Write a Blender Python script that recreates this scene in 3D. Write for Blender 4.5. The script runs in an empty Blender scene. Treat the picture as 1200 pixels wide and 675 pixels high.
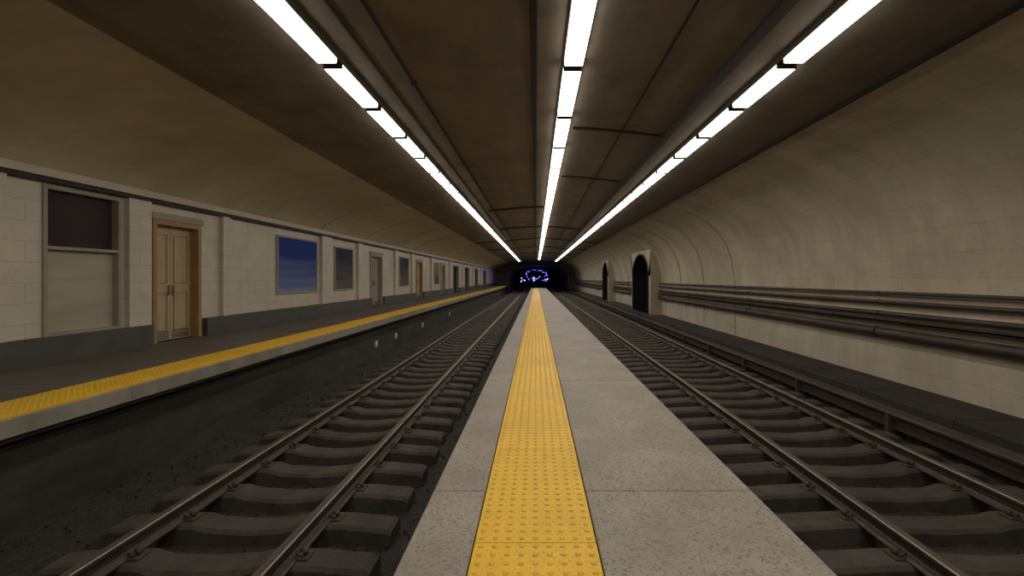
import bpy, bmesh, math, random
from mathutils import Vector
random.seed(7)
Z0 = 2.55   # eye height above track bed; all z below are written relative to the eye
F = 540.0
sc = bpy.context.scene
YS, YE = -9.0, 88.0

# ------------------------------------------------------------------ materials
def new_mat(name):
    m = bpy.data.materials.new(name); m.use_nodes = True
    nt = m.node_tree; nt.nodes.clear()
    out = nt.nodes.new('ShaderNodeOutputMaterial')
    b = nt.nodes.new('ShaderNodeBsdfPrincipled')
    nt.links.new(b.outputs[0], out.inputs[0])
    return m, nt, b

def mat(name, c1, c2=None, rough=0.7, scale=3.0, stretch=(1,1,1), bump=0.0, bscale=40.0,
        metal=0.0, speck=None, speck_scale=120.0, grime=None, brick=None, coat=0.0, spec=0.5, sp=(0.52,0.66)):
    m, nt, b = new_mat(name)
    N = nt.nodes.new; L = nt.links.new
    c2 = c2 or c1
    tc = N('ShaderNodeTexCoord')
    mp = N('ShaderNodeMapping'); mp.inputs['Scale'].default_value = stretch
    L(tc.outputs['Object'], mp.inputs[0])
    n = N('ShaderNodeTexNoise'); n.inputs['Scale'].default_value = scale
    n.inputs['Detail'].default_value = 8; n.inputs['Roughness'].default_value = 0.65
    L(mp.outputs[0], n.inputs['Vector'])
    r = N('ShaderNodeValToRGB')
    r.color_ramp.elements[0].position = 0.32; r.color_ramp.elements[1].position = 0.68
    r.color_ramp.elements[0].color = (*c1, 1); r.color_ramp.elements[1].color = (*c2, 1)
    L(n.outputs[0], r.inputs[0])
    col = r.outputs[0]
    def mult(col, facsock, dark):
        mx = N('ShaderNodeMix'); mx.data_type = 'RGBA'; mx.blend_type = 'MIX'
        L(facsock, mx.inputs[0]); L(col, mx.inputs[6]); mx.inputs[7].default_value = (*dark, 1)
        return mx.outputs[2]
    if speck:
        v = N('ShaderNodeTexNoise'); v.inputs['Scale'].default_value = speck_scale
        v.inputs['Detail'].default_value = 3
        L(tc.outputs['Object'], v.inputs['Vector'])
        rr = N('ShaderNodeValToRGB'); rr.color_ramp.elements[0].position = sp[0]; rr.color_ramp.elements[1].position = sp[1]
        L(v.outputs[0], rr.inputs[0])
        rr.color_ramp.elements[1].color = (0.75, 0.75, 0.75, 1)
        col = mult(col, rr.outputs[0], speck)
    if grime:
        g = N('ShaderNodeTexNoise'); g.inputs['Scale'].default_value = 0.9
        g.inputs['Detail'].default_value = 10; g.inputs['Roughness'].default_value = 0.7
        L(tc.outputs['Object'], g.inputs['Vector'])
        rr = N('ShaderNodeValToRGB'); rr.color_ramp.elements[0].position = 0.45; rr.color_ramp.elements[1].position = 0.75
        rr.color_ramp.elements[1].color = (0.8, 0.8, 0.8, 1)
        L(g.outputs[0], rr.inputs[0])
        col = mult(col, rr.outputs[0], grime)
    if brick:
        use_uv, bw, bh, mort, mcol = brick
        bt = N('ShaderNodeTexBrick')
        if use_uv:
            L(tc.outputs['UV'], bt.inputs['Vector'])
        else:
            sx = N('ShaderNodeSeparateXYZ'); cx = N('ShaderNodeCombineXYZ')
            L(tc.outputs['Object'], sx.inputs[0]); L(sx.outputs[1], cx.inputs[0]); L(sx.outputs[2], cx.inputs[1])
            L(cx.outputs[0], bt.inputs['Vector'])
        bt.inputs['Scale'].default_value = 1.0
        bt.inputs['Brick Width'].default_value = bw; bt.inputs['Row Height'].default_value = bh
        bt.inputs['Mortar Size'].default_value = mort; bt.inputs['Mortar Smooth'].default_value = 0.6
        bt.inputs['Color1'].default_value = (0.95, 0.95, 0.95, 1); bt.inputs['Color2'].default_value = (1, 1, 1, 1)
        bt.inputs['Mortar'].default_value = (*mcol, 1)
        mx = N('ShaderNodeMix'); mx.data_type = 'RGBA'; mx.blend_type = 'MULTIPLY'; mx.inputs[0].default_value = 1
        L(col, mx.inputs[6]); L(bt.outputs['Color'], mx.inputs[7]); col = mx.outputs[2]
    L(col, b.inputs['Base Color'])
    b.inputs['Roughness'].default_value = rough; b.inputs['Metallic'].default_value = metal
    b.inputs['Specular IOR Level'].default_value = spec
    if coat: b.inputs['Coat Weight'].default_value = coat
    if bump > 0:
        bn = N('ShaderNodeTexNoise'); bn.inputs['Scale'].default_value = bscale; bn.inputs['Detail'].default_value = 6
        L(tc.outputs['Object'], bn.inputs['Vector'])
        bp = N('ShaderNodeBump'); bp.inputs['Strength'].default_value = bump; bp.inputs['Distance'].default_value = 0.02
        L(bn.outputs[0], bp.inputs['Height']); L(bp.outputs[0], b.inputs['Normal'])
    return m

def emit(name, c, s):
    m = bpy.data.materials.new(name); m.use_nodes = True
    nt = m.node_tree; nt.nodes.clear()
    o = nt.nodes.new('ShaderNodeOutputMaterial'); e = nt.nodes.new('ShaderNodeEmission')
    e.inputs[0].default_value = (*c, 1); e.inputs[1].default_value = s
    nt.links.new(e.outputs[0], o.inputs[0]); return m

M_plat = mat('granite_paving', (0.275,0.242,0.20), (0.37,0.33,0.28), 0.62, 2.2, bump=0.15, bscale=160,
             speck=(0.10,0.084,0.07), speck_scale=70, grime=(0.20,0.172,0.138))
M_joint = mat('joint_dark', (0.03,0.027,0.022), rough=0.9)
M_edge = mat('platform_concrete', (0.24,0.215,0.175), (0.32,0.29,0.24), 0.8, 1.5, bump=0.2, bscale=30, grime=(0.12,0.105,0.085))
M_platl = mat('asphalt_paving', (0.10,0.085,0.07), (0.14,0.12,0.10), 0.6, 1.5, bump=0.1, bscale=90, grime=(0.07,0.06,0.05))
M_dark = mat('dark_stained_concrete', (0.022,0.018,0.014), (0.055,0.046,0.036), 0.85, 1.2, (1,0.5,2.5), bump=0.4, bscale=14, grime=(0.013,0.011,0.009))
M_yel = mat('tactile_yellow', (0.80,0.47,0.014), (0.90,0.55,0.022), 0.5, 3.0, bump=0.08, bscale=80, grime=(0.62,0.36,0.02), speck=(0.58,0.34,0.02), speck_scale=60)
M_yeld = mat('tactile_yellow_shaded', (0.64,0.36,0.012), (0.78,0.46,0.018), 0.45, 6.0)  # darker, more orange yellow: shading of the near domes put into their colour
M_ball = mat('track_ballast', (0.011,0.0088,0.007), (0.034,0.027,0.021), 0.95, 6.0, bump=0.8, bscale=45, speck=(0.060,0.050,0.040), speck_scale=35)
M_sleep = mat('sleeper_concrete', (0.038,0.031,0.025), (0.080,0.066,0.053), 0.85, 4.0, bump=0.4, bscale=30, grime=(0.022,0.017,0.013))
M_rust = mat('rail_rust', (0.045,0.032,0.024), (0.085,0.062,0.047), 0.6, 14.0, bump=0.2, bscale=60, metal=0.25)
M_rtop = mat('rail_head_steel', (0.17,0.145,0.12), (0.27,0.235,0.20), 0.38, 8.0, (1,0.1,1), metal=0.75)
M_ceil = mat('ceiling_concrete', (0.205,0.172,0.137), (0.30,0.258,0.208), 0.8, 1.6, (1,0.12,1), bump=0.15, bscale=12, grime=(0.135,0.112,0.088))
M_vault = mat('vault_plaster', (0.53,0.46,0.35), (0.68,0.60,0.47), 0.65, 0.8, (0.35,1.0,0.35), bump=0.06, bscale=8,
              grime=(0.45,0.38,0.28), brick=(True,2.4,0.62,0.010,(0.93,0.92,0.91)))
M_rwall = mat('block_wall', (0.51,0.445,0.345), (0.70,0.625,0.50), 0.62, 0.8, (0.3,1.1,0.3), bump=0.05, bscale=10,
              grime=(0.43,0.365,0.275), brick=(True,1.9,0.46,0.012,(0.83,0.81,0.78)))
M_tile = mat('glazed_wall_tile', (0.57,0.525,0.44), (0.69,0.64,0.545), 0.42, 0.8, bump=0.03, bscale=10,
             grime=(0.51,0.46,0.37), brick=(False,0.62,0.31,0.009,(0.76,0.74,0.70)))
M_trim = mat('painted_trim', (0.50,0.45,0.36), (0.60,0.55,0.45), 0.5, 2)
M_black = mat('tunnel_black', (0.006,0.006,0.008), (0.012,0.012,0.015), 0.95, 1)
M_cable = mat('black_conduit', (0.012,0.010,0.009), (0.025,0.022,0.02), 0.6, 6)
M_base = mat('slate_baseboard', (0.060,0.058,0.055), (0.095,0.092,0.086), 0.45, 2)
M_pipe = mat('painted_pipe', (0.040,0.031,0.024), (0.09,0.073,0.058), 0.55, 5, (1,0.3,1), metal=0.2)
M_house = mat('fixture_housing', (0.12,0.115,0.105), rough=0.5, metal=0.4)
M_oak = mat('door_varnish', (0.40,0.31,0.19), (0.52,0.42,0.28), 0.5, 3, (1,4,0.5))
M_orange = mat('door_frame_paint', (0.30,0.18,0.07), (0.40,0.25,0.10), 0.5, 3)
M_gdoor = mat('grey_door_paint', (0.30,0.27,0.22), (0.38,0.34,0.28), 0.55, 2)
M_glass = mat('dark_window_glass', (0.030,0.023,0.026), (0.055,0.044,0.046), 0.6, 1.2, spec=.15)
M_panel = mat('shutter_panel', (0.34,0.30,0.235), (0.48,0.43,0.345), 0.6, 1.2, (1,.3,2))
M_metal = mat('brushed_metal', (0.35,0.33,0.30), (0.45,0.43,0.40), 0.35, 10, metal=0.9)
M_white = mat('white_enamel', (0.75,0.74,0.70), rough=0.4)
M_lamp = emit('fluorescent_diffuser', (1.0,0.925,0.80), 11.5)
M_lampside = emit('fluorescent_diffuser_side', (1.0,0.92,0.79), 5.0)
M_blue = emit('blue_signal_lamp', (0.10,0.12,1.0), 4.5)
M_bwht = emit('pale_blue_lamp', (0.60,0.68,1.0), 7.0)

def poster_mat(name, bot, top, zmid, blend=0.35, nscale=2.2, stretch=(1,0.2,3.0)):
    m, nt, b = new_mat(name); N = nt.nodes.new; L = nt.links.new
    tc = N('ShaderNodeTexCoord'); s = N('ShaderNodeSeparateXYZ'); L(tc.outputs['Object'], s.inputs[0])
    n = N('ShaderNodeTexNoise'); n.inputs['Scale'].default_value = nscale; n.inputs['Detail'].default_value = 1.5
    mp = N('ShaderNodeMapping'); mp.inputs['Scale'].default_value = stretch
    L(tc.outputs['Object'], mp.inputs[0]); L(mp.outputs[0], n.inputs['Vector'])
    a = N('ShaderNodeMath'); a.operation = 'MULTIPLY_ADD'; a.inputs[1].default_value = 1.6; L(n.outputs[0], a.inputs[0]); L(s.outputs[2], a.inputs[2])
    r = N('ShaderNodeMapRange'); r.inputs[1].default_value = Z0+zmid+0.8-blend; r.inputs[2].default_value = Z0+zmid+0.8+blend
    L(a.outputs[0], r.inputs[0])
    mx = N('ShaderNodeMix'); mx.data_type = 'RGBA'; L(r.outputs[0], mx.inputs[0])
    mx.inputs[6].default_value = (*bot,1); mx.inputs[7].default_value = (*top,1)
    L(mx.outputs[2], b.inputs['Base Color']); b.inputs['Roughness'].default_value = 0.7
    b.inputs['Specular IOR Level'].default_value = 0.15
    return m
M_pblue = poster_mat('poster_print_blue', (0.22,0.27,0.42), (0.022,0.055,0.30), 0.02, 0.75, 1.6, (1,0.12,2.2))
M_pdark = poster_mat('poster_print_dark', (0.14,0.12,0.11), (0.04,0.045,0.09), 0.2)
M_pwarm = poster_mat('poster_print_warm', (0.10,0.09,0.10), (0.35,0.22,0.10), 0.3)

# ------------------------------------------------------------------ mesh helpers
class MB:
    def __init__(s, *mats):
        s.bm = bmesh.new(); s.uv = s.bm.loops.layers.uv.new('UVMap'); s.mats = list(mats)
    def mi(s, m):
        if m not in s.mats: s.mats.append(m)
        return s.mats.index(m)
    def face(s, pts, m, smooth=False, uvs=None):
        vs = [s.bm.verts.new(p) for p in pts]
        f = s.bm.faces.new(vs); f.material_index = s.mi(m); f.smooth = smooth
        if uvs:
            for l, u in zip(f.loops, uvs): l[s.uv].uv = u
        return f
    def box(s, x0, x1, y0, y1, z0, z1, m, bev=0.0, mtop=None):
        c = [(x0,y0,z0),(x1,y0,z0),(x1,y1,z0),(x0,y1,z0)]
        if bev > 0:
            b = bev
            t1 = [(x0,y0,z1-b),(x1,y0,z1-b),(x1,y1,z1-b),(x0,y1,z1-b)]
            t2 = [(x0+b,y0+b,z1),(x1-b,y0+b,z1),(x1-b,y1-b,z1),(x0+b,y1-b,z1)]
            rings = [c, t1, t2]
        else:
            rings = [c, [(x0,y0,z1),(x1,y0,z1),(x1,y1,z1),(x0,y1,z1)]]
        R = [[s.bm.verts.new(p) for p in r] for r in rings]
        mi = s.mi(m); mt = s.mi(mtop) if mtop else mi
        for a, b2 in zip(R[:-1], R[1:]):
            for i in range(4):
                j = (i+1) % 4
                f = s.bm.faces.new((a[i],a[j],b2[j],b2[i])); f.material_index = mi
        f = s.bm.faces.new(R[-1]); f.material_index = mt
        f = s.bm.faces.new(R[0][::-1]); f.material_index = mi
    def extrude(s, prof, ys, m, smooth=True, closed=False, caps=False, matf=None, skip=None):
        n = len(prof); al = [0.0]
        for i in range(1, n): al.append(al[-1] + math.dist(prof[i], prof[i-1]))
        rows = [[s.bm.verts.new((x, y, z)) for (x, z) in prof] for y in ys]
        mi = s.mi(m)
        for a in range(len(ys)-1):
            for i in range(n if closed else n-1):
                j = (i+1) % n
                if skip and skip(0.5*(ys[a]+ys[a+1]), 0.5*(prof[i][1]+prof[j][1])): continue
                f = s.bm.faces.new((rows[a][i], rows[a][j], rows[a+1][j], rows[a+1][i]))
                f.smooth = smooth; f.material_index = s.mi(matf(i)) if matf else mi
                u = [(ys[a],al[i]),(ys[a],al[j]),(ys[a+1],al[j]),(ys[a+1],al[i])]
                for l, q in zip(f.loops, u): l[s.uv].uv = q
        if caps and closed:
            f = s.bm.faces.new(rows[0]); f.material_index = mi
            f = s.bm.faces.new(rows[-1][::-1]); f.material_index = mi
    def tube(s, p0, p1, r, m, seg=10):
        p0 = Vector(p0); p1 = Vector(p1); d = (p1-p0).normalized()
        a = d.orthogonal().normalized(); b = d.cross(a)
        R = []
        for p in (p0, p1):
            R.append([s.bm.verts.new(p + a*r*math.cos(2*math.pi*i/seg) + b*r*math.sin(2*math.pi*i/seg)) for i in range(seg)])
        mi = s.mi(m)
        for i in range(seg):
            j = (i+1) % seg
            f = s.bm.faces.new((R[0][i],R[0][j],R[1][j],R[1][i])); f.smooth = True; f.material_index = mi
        for r_ in (R[0][::-1], R[1]):
            f = s.bm.faces.new(r_); f.material_index = mi
    def dome(s, x, y, z, r, h, m, seg=8):
        r2 = r*0.62
        A = [s.bm.verts.new((x+r*math.cos(6.2832*i/seg), y+r*math.sin(6.2832*i/seg), z)) for i in range(seg)]
        B = [s.bm.verts.new((x+r*0.86*math.cos(6.2832*i/seg), y+r*0.86*math.sin(6.2832*i/seg), z+h*0.65)) for i in range(seg)]
        C = [s.bm.verts.new((x+r2*math.cos(6.2832*i/seg), y+r2*math.sin(6.2832*i/seg), z+h)) for i in range(seg)]
        mi = s.mi(m)
        for P, Q in ((A,B),(B,C)):
            for i in range(seg):
                j = (i+1) % seg
                f = s.bm.faces.new((P[i],P[j],Q[j],Q[i])); f.material_index = mi; f.smooth = True
        f = s.bm.faces.new(C); f.material_index = mi; f.smooth = True
    def done(s, name, parent=None, recalc=True):
        if recalc: bmesh.ops.recalc_face_normals(s.bm, faces=s.bm.faces)
        for v in s.bm.verts: v.co.z += Z0
        me = bpy.data.meshes.new(name); s.bm.to_mesh(me); s.bm.free()
        for m in s.mats: me.materials.append(m)
        o = bpy.data.objects.new(name, me); sc.collection.objects.link(o)
        if parent: o.parent = parent
        return o
def empty(name):
    e = bpy.data.objects.new(name, None); sc.collection.objects.link(e); return e
def frange(a, b, st):
    r = []; v = a
    while v < b-1e-6: r.append(v); v += st
    r.append(b); return r

# ------------------------------------------------------------------ floor / ballast
from mathutils import noise
b = MB(M_ball)
def strip_grid(xs, ys, amp):
    g = [[b.bm.verts.new((x, y, -2.55 + amp*noise.noise(Vector((x*3, y*3, 0))) + amp*0.7*noise.noise(Vector((x*9, y*9, 5))))) for x in xs] for y in ys]
    for j in range(len(ys)-1):
        for i in range(len(xs)-1):
            f = b.bm.faces.new((g[j][i], g[j][i+1], g[j+1][i+1], g[j+1][i])); f.smooth = True
strip_grid(frange(-5.4, 7.6, 0.13), frange(YS, 1.0, 0.5)[:-1]+frange(1.0, 22.0, 0.12)+frange(22.6, 132, 0.8), 0.035)
floor = b.done('floor')

# loose stones
b = MB(M_ball, M_sleep)
for k in range(3600):
    side = random.random() < 0.5
    x = random.uniform(-5.10, -0.85) if side else random.uniform(1.55, 5.55)
    y = 1.3 + 16*random.random()**1.5
    r = random.uniform(0.010, 0.026)
    c = Vector((x, y, -2.535+r*0.2))
    vs = []
    for d in ((1,0,0),(0,1,0),(-1,0,0),(0,-1,0),(0,0,1),(0,0,-1)):
        vs.append(b.bm.verts.new(c + Vector(d)*r*random.uniform(0.6,1.25) + Vector((random.uniform(-.3,.3)*r,)*3)))
    mi = 0 if random.random() < 0.85 else 1
    for i in range(4):
        j = (i+1) % 4
        f = b.bm.faces.new((vs[i],vs[j],vs[4])); f.material_index = mi
        f = b.bm.faces.new((vs[j],vs[i],vs[5])); f.material_index = mi
b.done('ballast_gravel')

# ------------------------------------------------------------------ tracks
def track(xa, xb, s0, s1, name):
    root = empty(name)
    for k, xr in enumerate((xa, xb)):
        b = MB(M_rust, M_rtop)
        hb, hh, hw = 0.075, 0.042, 0.011
        zb, zt = -2.365, -2.2
        prof = [(xr-hb,zb),(xr-hb,zb+.012),(xr-hw-.012,zb+.032),(xr-hw,zb+.045),(xr-hw,zt-.05),(xr-hh,zt-.036),(xr-hh,zt-.008),(xr-hh+.01,zt),
                (xr+hh-.01,zt),(xr+hh,zt-.008),(xr+hh,zt-.036),(xr+hw,zt-.05),(xr+hw,zb+.045),(xr+hw+.012,zb+.032),(xr+hb,zb+.012),(xr+hb,zb)]
        b.extrude(prof, [YS+.2, 20, 60, 125], M_rust, smooth=False, closed=True, caps=True, matf=lambda i: M_rtop if i in (6,7,8) else M_rust)
        b.done('rail_%d' % (k+1), root)
    b = MB(M_sleep); c = MB(M_rust)
    y = 1.35 - 0.64*14
    while y < 122:
        w0, w1 = 0.165, 0.12
        jx = random.uniform(-.03,.03); jy = random.uniform(-.015,.015)
        xs = [s0+jx, s0+.05+jx, xa-.20, xa+.20, xa+.34, (xa+xb)/2, xb-.34, xb-.20, xb+.20, s1-.05+jx, s1+jx]
        tp = [-2.43,-2.40,-2.366,-2.366,-2.405,-2.425,-2.405,-2.366,-2.366,-2.40,-2.43]
        rings = []
        for x, t in zip(xs, tp):
            t2 = t if t == -2.366 else t+random.uniform(-.008,.006)
            yy = y+jy
            rings.append([b.bm.verts.new(p) for p in ((x,yy-w0,-2.60),(x,yy-w0+.01,t2-.03),(x,yy-w1,t2),(x,yy+w1,t2),(x,yy+w0-.01,t2-.03),(x,yy+w0,-2.60))])
        for A, B in zip(rings[:-1], rings[1:]):
            for i in range(5):
                b.bm.faces.new((A[i],A[i+1],B[i+1],B[i]))
        b.bm.faces.new(rings[0]); b.bm.faces.new(rings[-1][::-1])
        if -1 < y < 34:
            for xr in (xa, xb):
                c.box(xr-.16, xr-.078, y+jy-.07, y+jy+.07, -2.366, -2.345, M_rust, 0.006)
                c.box(xr+.078, xr+.16, y+jy-.07, y+jy+.07, -2.366, -2.345, M_rust, 0.006)
                for sx in (-1, 1):
                    c.tube((xr+sx*.115, y+jy, -2.345), (xr+sx*.115, y+jy, -2.305), 0.022, M_rust, 6)
                    c.tube((xr+sx*.115, y+jy-.05, -2.33), (xr+sx*.05, y+jy-.03, -2.325), 0.012, M_rust, 6)
                    c.tube((xr+sx*.115, y+jy+.05, -2.33), (xr+sx*.05, y+jy+.03, -2.325), 0.012, M_rust, 6)
        y += 0.64
    b.done('sleepers', root); c.done('rail_fasteners', root)
track(-3.49, -2.07, -4.15, -1.40, 'railway_track')
track(3.17, 4.80, 2.30, 5.55, 'railway_track')

b = MB(M_pipe)
b.box(5.70, 5.80, YS+.2, 110, -2.40, -2.24, M_rust)
b.box(5.62, 5.88, YS+.2, 110, -2.17, -2.13, M_pipe, 0.012)
for y in frange(YS+1, 80, 2.56):
    b.box(5.60, 5.66, y-.04, y+.04, -2.56, -2.17, M_pipe); b.box(5.66, 5.86, y-.07, y+.07, -2.56, -2.40, M_cable)
b.done('third_rail')
ARCH = [(28.0,32.4),(44.0,47.0)]
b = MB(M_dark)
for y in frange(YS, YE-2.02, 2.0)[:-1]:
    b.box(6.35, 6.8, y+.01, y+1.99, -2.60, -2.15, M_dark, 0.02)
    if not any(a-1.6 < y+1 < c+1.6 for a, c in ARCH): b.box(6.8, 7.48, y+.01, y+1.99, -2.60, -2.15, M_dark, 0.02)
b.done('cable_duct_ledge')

# ------------------------------------------------------------------ platforms
PE = 60.0
SX0, SX1 = -0.300, 0.296
SEAM = 2.82
b = MB(M_plat, M_edge, M_dark)
y = SEAM - 3.05*3
while y < PE:
    y1 = min(y+3.05, PE)
    b.box(-0.626, SX0-.008, y+.005, y1-.005, -1.42, -1.30, M_plat, 0.006)
    b.box(SX1+.008, 1.322, y+.005, y1-.005, -1.42, -1.30, M_plat, 0.006)
    y = y1
b.box(-0.60, 1.296, SEAM-9.1, PE-.02, -1.56, -1.325, M_joint)
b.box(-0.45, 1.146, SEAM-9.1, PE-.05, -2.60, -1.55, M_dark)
b.done('island_platform')
def tactile(x0, x1, y0, y1, tile, name, phase, dom_end, ncol, seg):
    b = MB(M_yel, M_yeld)
    y = phase
    while y > y0: y -= tile
    y = max(y, y0)
    pitch = (x1-x0)/ncol
    while y < y1-1e-6:
        ye = min(y+tile, y1)
        b.box(x0, x1, y+.0025, ye-.0025, -1.324, -1.296, M_yel, 0.003)
        if ye > 0.8 and y < dom_end:
            n = max(1, round((ye-y)/pitch)); p2 = (ye-y)/n
            for j in range(n):
                for i in range(ncol):
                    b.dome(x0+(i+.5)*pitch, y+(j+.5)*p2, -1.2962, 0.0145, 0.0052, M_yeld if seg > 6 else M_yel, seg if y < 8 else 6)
        y = ye
    b.done(name)
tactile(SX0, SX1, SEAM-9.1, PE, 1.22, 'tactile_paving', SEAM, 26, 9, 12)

XL = -7.56
EL = -4.95
b = MB(M_platl, M_edge, M_dark)
y = YS
while y < YE-.1:
    y1 = min(y+2.44, YE)
    b.box(XL, EL-.66, y+.003, y1-.003, -1.50, -1.30, M_platl, 0.004)
    b.box(EL-.655, EL, y+.003, y1-.003, -1.50, -1.325, M_edge, 0.010)
    y = y1
b.box(XL, EL-.05, YS, YE, -1.56, -1.495, M_joint)
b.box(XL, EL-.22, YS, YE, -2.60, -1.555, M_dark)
b.done('side_platform')
tactile(EL-.63, EL-.03, YS, YE, 1.22, 'tactile_paving.001', 0, 20, 9, 6)

b = MB(M_white)
for yy in (14.9, 17.0, 21.0, 27.5):
    b.box(EL-.22, EL-.195, yy-.09, yy+.09, -2.22, -2.03, M_white); b.box(EL-.195, EL-.192, yy-.07, yy+.07, -2.19, -2.16, M_cable)
b.done('track_marker_plates')

# ------------------------------------------------------------------ vault + ceiling
left_v = [(-7.60,1.66),(-7.45,1.84),(-7.2,2.00),(-6.85,2.17),(-6.4,2.32),(-5.9,2.46),(-5.3,2.58),(-4.7,2.67)]
ceil_p = [(-4.7,2.67),(-3.8,2.74),(-2.9,2.79),(-2.2,2.86),(-1.3,2.96),(-.4,3.03),(.3,3.06),(1.1,3.03),(1.9,2.96),(2.8,2.84),(3.5,2.78),(4.3,2.74),(4.85,2.72)]
right_v = [(4.85,2.72),(5.4,2.60),(5.9,2.42),(6.35,2.18),(6.72,1.88),(7.0,1.55),(7.2,1.2),(7.35,.75),(7.44,.25),(7.49,-.3),(7.5,-1.2),(7.5,-2.6)]
def zceil(x):
    P = ceil_p
    for a, c in zip(P[:-1], P[1:]):
        if a[0] <= x <= c[0]: return a[1]+(c[1]-a[1])*(x-a[0])/(c[0]-a[0])
    return 2.7
ys = frange(YS, YE, 1.0)
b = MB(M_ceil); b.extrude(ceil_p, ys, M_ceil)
for yb, xa_, xb_ in ((9.3,.75,2.6),(13.7,.75,2.6),(19.6,-2.0,.35),(27,-2.1,2.7),(35,-4.6,4.8),(44,-4.6,4.8),(54,-4.6,4.8),(66,-4.6,4.8),(78,-4.6,4.8)):
    xs = [x for x in frange(xa_, xb_, 0.4)]
    wv = .045 if yb < 15 else .13
    for x0, x1 in zip(xs[:-1], xs[1:]):
        z0a, z1a = zceil(x0), zceil(x1)
        d = .03 if yb < 15 else .06
        b.face([(x0,yb-wv,z0a-d),(x1,yb-wv,z1a-d),(x1,yb+wv,z1a-d),(x0,yb+wv,z0a-d)], M_cable)
        for sy in (-wv, wv):
            b.face([(x0,yb+sy,z0a-d),(x1,yb+sy,z1a-d),(x1,yb+sy,z1a+.01),(x0,yb+sy,z0a+.01)], M_cable)
b.done('ceiling', recalc=False)
def add_ribs(b, prof, m, ylist, hw=.07, d=.035):
    for yb in ylist:
        pr = [(x-d*(1 if x > 0 else -1) if abs(x) > 5.5 else x, z-d if z > 1 else z) for x, z in prof]
        b.extrude(pr, [yb-hw, yb+hw], m)
        for sg in (-hw, hw):
            for i in range(len(pr)-1):
                b.face([(pr[i][0],yb+sg,pr[i][1]),(pr[i+1][0],yb+sg,pr[i+1][1]),(prof[i+1][0],yb+sg,prof[i+1][1]),(prof[i][0],yb+sg,prof[i][1])], m)
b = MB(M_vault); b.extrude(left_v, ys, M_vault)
add_ribs(b, left_v, M_vault, frange(16.3, 86, 4.2), .08, .025)
b.done('ceiling_cove', recalc=False)
b = MB(M_rwall)
ysr = sorted(set([round(v,3) for v in ys] + [v for a in ARCH for v in (a[0]-.5, a[1]+.5)]))
b.extrude(right_v, ysr, M_rwall, skip=lambda y, z: z < 1.7 and any(a[0]-.5 < y < a[1]+.5 for a in ARCH))
add_ribs(b, right_v, M_rwall, (17.4, 20.6, 23.8, 26.6, 34.5, 37.3, 40.2, 49.5, 52, 55, 58, 61, 64, 67, 70, 73, 76, 79, 82, 85), .07, .03)
b.done('wall_right', recalc=False)
# archways
ZO = 1.74
for k, (a0, a1) in enumerate(ARCH):
    b = MB(M_rwall, M_black, M_trim)
    xf = 6.84; yc = (a0+a1)/2; hw = (a1-a0)/2; zs = 0.15; rise = 1.36
    pts = [(a0, -2.6), (a0, zs)] + [(yc-hw*math.cos(math.pi*i/16), zs+rise*math.sin(math.pi*i/16)) for i in range(1,16)] + [(a1, zs), (a1, -2.6)]
    def outer(p):
        y, z = p
        t = (y-a0)/(a1-a0)
        if z <= zs: return (a0-.5 if t < .5 else a1+.5, z)
        return (a0-.5+(a1-a0+1)*t, ZO)
    op = [outer(p) for p in pts]; op[1] = (a0-.5, zs); op[-2] = (a1+.5, zs)
    for i in range(len(pts)-1):
        b.face([(xf,*pts[i]),(xf,*pts[i+1]),(xf,*op[i+1]),(xf,*op[i])], M_rwall, uvs=[pts[i],pts[i+1],op[i+1],op[i]])
        b.face([(xf,*pts[i]),(xf,*pts[i+1]),(8.9,*pts[i+1]),(8.9,*pts[i])], M_black)
        def off(p, d):
            y, z = p
            if z <= zs: return (y-d if y < yc else y+d, z)
            v = Vector((y-yc, (z-zs)*1.6)); v.normalize(); return (y+v.x*d, z+v.y*d)
        q0, q1 = off(pts[i], .10), off(pts[i+1], .10)
        b.face([(xf-.05,*pts[i]),(xf-.05,*pts[i+1]),(xf-.05,*q1),(xf-.05,*q0)], M_cable)
        b.face([(xf-.05,*q0),(xf-.05,*q1),(xf,*q1),(xf,*q0)], M_cable)
        b.face([(xf-.05,*pts[i]),(xf-.05,*pts[i+1]),(xf,*pts[i+1]),(xf,*pts[i])], M_cable)
    b.face([(xf,a0-.5,zs),(xf,a0,zs),(xf,a0-.5+.02,ZO),(xf,a0-.5,ZO)], M_rwall)
    b.face([(xf,a1+.5,zs),(xf,a1,zs),(xf,a1+.5-.02,ZO),(xf,a1+.5,ZO)], M_rwall)
    for yy in (a0-.5, a1+.5):
        b.face([(xf,yy,-2.6),(7.5,yy,-2.6),(7.5,yy,-.3),(7.35,yy,.75),(7.2,yy,1.2),(7.0,yy,1.55),(xf,yy,ZO)], M_rwall)
    b.face([(8.9,a0-.1,-2.6),(8.9,a1+.1,-2.6),(8.9,a1+.1,1.7),(8.9,a0-.1,1.7)], M_black)
    b.done('archway' if k == 0 else 'archway.%03d' % k, recalc=False)

# ------------------------------------------------------------------ ceiling services
def conduit(x, w, h, name, y0=YS+.1, y1=86, rnd=False):
    b = MB(M_cable); z = zceil(x)
    if rnd:
        b.tube((x, y0, z-w), (x, y1, z-w), w, M_cable, 10)
        for y in frange(2, 80, 2.4): b.box(x-w*1.8, x+w*1.8, y-.02, y+.02, z-w*2.2, z+.02, M_cable)
    else:
        b.box(x-w/2, x+w/2, y0, y1, z-h, z+.06, M_cable)
    b.done(name)
conduit(-1.80, .024, .05, 'ceiling_conduit', rnd=True)
conduit(-2.17, .03, .02, 'ceiling_conduit.001')
conduit(-0.03, .09, .02, 'ceiling_conduit.002')
conduit(1.73, .030, .02, 'ceiling_conduit.003')
conduit(2.62, .17, .02, 'ceiling_conduit.004')
conduit(4.79, .05, .05, 'ceiling_conduit.005')

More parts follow.
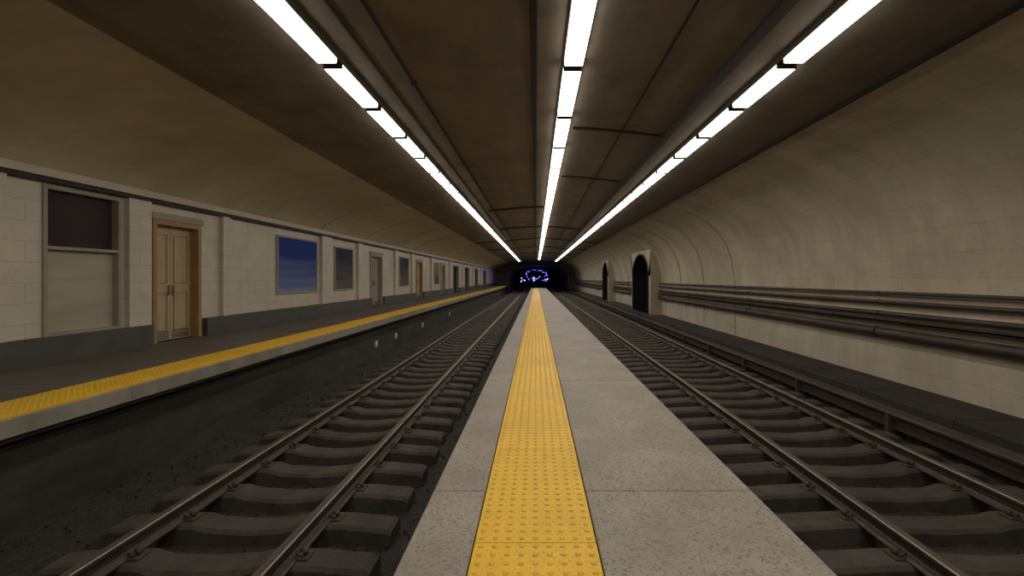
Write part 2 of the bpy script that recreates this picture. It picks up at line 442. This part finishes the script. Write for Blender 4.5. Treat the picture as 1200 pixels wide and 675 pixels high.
def strip(x, zl, w, yend, pitch, gap, y1, name):
    b = MB(M_house, M_lamp)
    y = yend - pitch*math.floor((yend-YS-.3)/pitch)
    h = .055
    while y < y1:
        ya, yb = y+gap, y+pitch
        x0, x1 = x-w/2, x+w/2
        b.face([(x0,ya,zl),(x0,yb,zl),(x1,yb,zl),(x1,ya,zl)], M_lamp)
        b.face([(x0,ya,zl),(x0,yb,zl),(x0-.008,yb,zl+h),(x0-.008,ya,zl+h)], M_lampside)
        b.face([(x1,ya,zl),(x1,yb,zl),(x1+.008,yb,zl+h),(x1+.008,ya,zl+h)], M_lampside)
        for yy, s in ((ya,-1),(yb,1)):
            b.box(x0-.008, x1+.008, min(yy,yy+s*.015), max(yy,yy+s*.015), zl, zl+h+.03, M_house)
        y += pitch
    b.box(x-w/2-.02, x+w/2+.02, YS+.1, y1+pitch, zl+h, zl+h+.08, M_house)
    b.done(name, recalc=False)
strip(-2.60, 2.68, .225, 5.74, 1.49, .17, 73, 'ceiling_light_strip')
strip(0.525, 2.95, .245, 6.40, 1.98, .18, 73, 'ceiling_light_strip.001')
strip(3.21, 2.68, .235, 5.74, 1.49, .17, 73, 'ceiling_light_strip.002')

# ------------------------------------------------------------------ left wall with openings
OP = [(7.05,8.38,-.92,1.45,'booth'), (9.05,10.35,-1.30,1.18,'door'), (21.0,22.6,-1.30,1.1,'gdoor'), (29.0,30.6,-1.30,1.1,'door'),
      (36.5,38.2,-1.30,1.1,'gdoor'), (42,45,-1.30,1.2,'dark'), (49,52,-1.30,1.2,'dark'), (57,60,-1.30,1.2,'dark'), (66,70,-1.30,1.2,'dark'),
      (1.2,3.4,-.92,1.45,'booth')]
OP.sort()
ZT = 1.50
b = MB(M_tile)
y = YS
for (a, c, z0, z1, kd) in OP:
    b.box(XL-.34, XL, y, a, -1.30, ZT, M_tile)
    if z0 > -1.29: b.box(XL-.34, XL, a, c, -1.30, z0, M_tile)
    b.box(XL-.34, XL, a, c, z1, ZT, M_tile)
    y = c
b.box(XL-.34, XL, y, YE, -1.30, ZT, M_tile)
b.box(XL-.44, XL-.34, YS, YE, -1.30, ZT+.2, M_black)
for a, c in ((8.46,8.95),(5.9,6.5),(11.0,11.25),(16.1,16.9),(19.4,19.9),(24.5,25.0),(27.8,28.3),(33,33.6),(40,40.8),(47,47.8),(54.5,55.5),(63,64)):
    b.box(XL, XL+.10, a, c, -1.30, ZT, M_tile)
b.done('wall_left')
b = MB(M_trim, M_cable)
b.box(XL-.1, XL+.12, YS, YE, 1.48, 1.545, M_cable)
b.box(XL-.1, XL+.17, YS, YE, 1.545, 1.68, M_trim, 0.02)
b.done('trim_1')
b = MB(M_base); y = YS
cuts = [(a,c) for a,c,z0,z1,k in OP if z0 < -1.2]
for a, c in cuts + [(YE,YE)]:
    if a > y: b.box(XL+.101, XL+.125, y, a-.08, -1.30, -.90, M_base, 0.006); b.box(XL, XL+.101, y, a-.08, -1.30, -.905, M_base)
    y = c+.08
b.done('baseboard_left')
nd = 0; nw = 0
for (a, c, z0, z1, kd) in OP:
    if kd in ('door', 'gdoor'):
        nd += 1
        fm, pm = (M_orange, M_oak) if kd == 'door' else (M_gdoor, M_gdoor)
        b = MB(fm, pm)
        xb = XL-.14
        for q0, q1, w0, w1 in ((a, a+.09, z0, z1), (c-.09, c, z0, z1), (a+.09, c-.09, z1-.10, z1)):
            b.box(XL-.20, XL+.05, q0, q1, w0, w1, fm)
        mid = (a+c)/2
        for q0, q1 in ((a+.095, mid-.004), (mid+.004, c-.095)):
            b.box(xb-.05, xb, q0, q1, z0+.01, z1-.105, pm)
            h = z1-.105-z0
            for f0, f1 in ((.06,.42),(.50,.93)):
                zA, zB = z0+h*f0, z0+h*f1
                for r in ((q0+.08,q0+.10,zA,zB),(q1-.10,q1-.08,zA,zB),(q0+.10,q1-.10,zA,zA+.02),(q0+.10,q1-.10,zB-.02,zB)):
                    b.box(xb, xb+.012, r[0], r[1], r[2], r[3], fm)
            b.box(xb, xb+.004, q0+.04, q1-.04, z0+.03, z0+.22, M_metal)
        b.box(xb, xb+.05, mid-.07, mid-.045, z0+.95, z0+1.15, M_metal)
        b.box(xb, xb+.05, mid+.045, mid+.07, z0+.95, z0+1.15, M_metal)
        b.box(XL, XL+.07, a-.05, c+.05, z1, z1+.13, M_gdoor, .01)
        b.done('door_%d' % nd)
    elif kd == 'booth':
        nw += 1
        b = MB(M_gdoor, M_glass, M_panel)
        zs = z0+(z1-z0)*.60
        b.box(XL-.12, XL-.10, a+.06, c-.06, zs, z1-.06, M_glass)
        b.box(XL-.12, XL-.08, a+.06, c-.06, z0+.06, zs-.05, M_panel)
        for q0, q1, w0, w1 in ((a, a+.06, z0, z1), (c-.06, c, z0, z1), (a+.06, c-.06, z1-.06, z1), (a+.06, c-.06, z0, z0+.06), (a+.06, c-.06, zs-.05, zs)):
            b.box(XL-.16, XL+.03, q0, q1, w0, w1, M_gdoor)
        b.done('window_%d' % nw)
    else:
        b = MB(M_black)
        for q0, q1, w0, w1 in ((a, a+.08, z0, z1), (c-.08, c, z0, z1), (a+.08, c-.08, z1-.08, z1)):
            b.box(XL-.20, XL+.04, q0, q1, w0, w1, M_gdoor)
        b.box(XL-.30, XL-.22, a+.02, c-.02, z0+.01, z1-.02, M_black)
        nd += 1
        b.done('door_%d' % nd)
def poster(a, c, z0, z1, pm, name):
    b = MB(M_metal, pm)
    b.box(XL+.002, XL+.03, a, c, z0, z1, pm)
    for q0, q1, w0, w1 in ((a-.05, a, z0-.05, z1+.05), (c, c+.05, z0-.05, z1+.05), (a, c, z1, z1+.05), (a, c, z0-.05, z0)):
        b.box(XL+.002, XL+.05, q0, q1, w0, w1, M_gdoor)
    b.done(name)
poster(13.45, 15.8, -.42, 1.22, M_pblue, 'advertising_poster')
poster(17.3, 18.9, -.42, 1.15, M_pdark, 'advertising_poster.001')
poster(25.5, 27.2, -.42, 1.15, M_pdark, 'advertising_poster.002')
poster(34.2, 35.8, -.42, 1.15, M_pwarm, 'advertising_poster.003')

# ------------------------------------------------------------------ right wall pipes
PSEG = [(YS+.1, 27.4), (33.0, 43.4), (47.6, 86)]
def wpipe(z, r, name, x=7.36):
    b = MB(M_pipe)
    for s0, s1 in PSEG:
        b.tube((x, s0, z), (x, s1, z), r, M_pipe, 14)
        for y in frange(s0+.8, s1-.3, 6.0)[:-1]:
            b.tube((x, y-.03, z), (x, y+.03, z), r*1.12, M_cable, 12)
            b.box(x, 7.48, y-.02, y+.02, z-.02, z+.02, M_cable)
    b.done(name)
wpipe(-.31, .036, 'wall_pipe'); wpipe(-.50, .042, 'wall_pipe.001'); wpipe(-.74, .05, 'wall_pipe.002'); wpipe(-1.14, .10, 'wall_pipe.003', 7.34)
b = MB(M_pipe)
for s0, s1 in PSEG:
    b.box(7.24, 7.47, s0, s1, -.90, -.875, M_pipe); b.box(7.24, 7.255, s0, s1, -.90, -.83, M_pipe)
b.done('cable_tray')

# ------------------------------------------------------------------ end walls / running tunnel
def arch_prof(x0, x1, zs, rise, n=20):
    xc = (x0+x1)/2; hw = (x1-x0)/2
    return [(x0,-2.6),(x0,zs)] + [(xc-hw*math.cos(math.pi*i/n), zs+rise*math.sin(math.pi*i/n)) for i in range(1,n)] + [(x1,zs),(x1,-2.6)]
P = arch_prof(-4.9, 6.1, .4, 2.2)
b = MB(M_ceil)
for i in range(len(P)-1):
    def o(p, k):
        if k in (0,): return (-8.1,-2.6)
        if k == 1: return (-8.1, 3.4)
        if k == len(P)-1: return (9.0,-2.6)
        if k == len(P)-2: return (9.0, 3.4)
        return (p[0], 3.4)
    A, B = P[i], P[i+1]; OA, OB = o(A,i), o(B,i+1)
    b.face([(A[0],YE,A[1]),(B[0],YE,B[1]),(OB[0],YE,OB[1]),(OA[0],YE,OA[1])], M_ceil)
b.done('wall_back', recalc=False)
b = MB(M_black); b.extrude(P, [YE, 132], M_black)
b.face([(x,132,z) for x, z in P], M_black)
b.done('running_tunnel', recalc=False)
b = MB(M_dark)
b.box(-8.1, 8.9, YS-.3, YS, -2.6, 3.4, M_edge)
b.done('wall_front')

# signal lamps in the running tunnel
b = MB(M_blue, M_bwht, M_cable)
random.seed(3)
for k in range(24):
    t = math.pi*(k/23.0)
    r = random.uniform(.8, 1.0)
    x = .1-2.5*math.cos(t)*r; z = .6+1.2*math.sin(t)*r
    y = random.uniform(94, 104); s = random.uniform(.04,.085)
    if random.random() < .7: b.box(x-s, x+s, y, y+.1, z-s, z+s, M_blue)
for k in range(32):
    x = random.uniform(-3.2, 3.0); z = random.uniform(-.8, .6) if k < 20 else random.uniform(-.5,-.1); y = random.uniform(91, 100); s = random.uniform(.04,.10)
    b.box(x-s, x+s, y, y+.1, z-s*.8, z+s*.8, M_bwht if random.random() < .4 else M_blue)
    b.box(x-.02, x+.02, y+.1, y+.14, -2.56, z, M_cable)
for yy in (92, 98, 104):
    for xx in (-3.9, 4.9): b.tube((xx, yy, -2.56), (xx, yy, 2.0), .05, M_cable, 8)
b.done('tunnel_signal_lights')
ld = bpy.data.lights.new('signal_glow', 'POINT'); ld.energy = 90; ld.color = (.15,.17,1); ld.shadow_soft_size = .4
lo = bpy.data.objects.new('signal_glow', ld); lo.location = (.6, 102, Z0+1.2); sc.collection.objects.link(lo)

# ------------------------------------------------------------------ world + camera
w = bpy.data.worlds.new('World'); sc.world = w; w.use_nodes = True
w.node_tree.nodes['Background'].inputs[0].default_value = (.5,.45,.4,1)
w.node_tree.nodes['Background'].inputs[1].default_value = 0.02
cd = bpy.data.cameras.new('camera'); cd.sensor_width = 36; cd.lens = 36*F/1200
cd.shift_x = -28/1200; cd.shift_y = -11.5/1200; cd.clip_start = .05; cd.clip_end = 300
co = bpy.data.objects.new('camera', cd); co.location = (0,0,Z0); co.rotation_euler = (math.radians(90),0,0)
sc.collection.objects.link(co); sc.camera = co
sc.view_settings.view_transform = 'Standard'
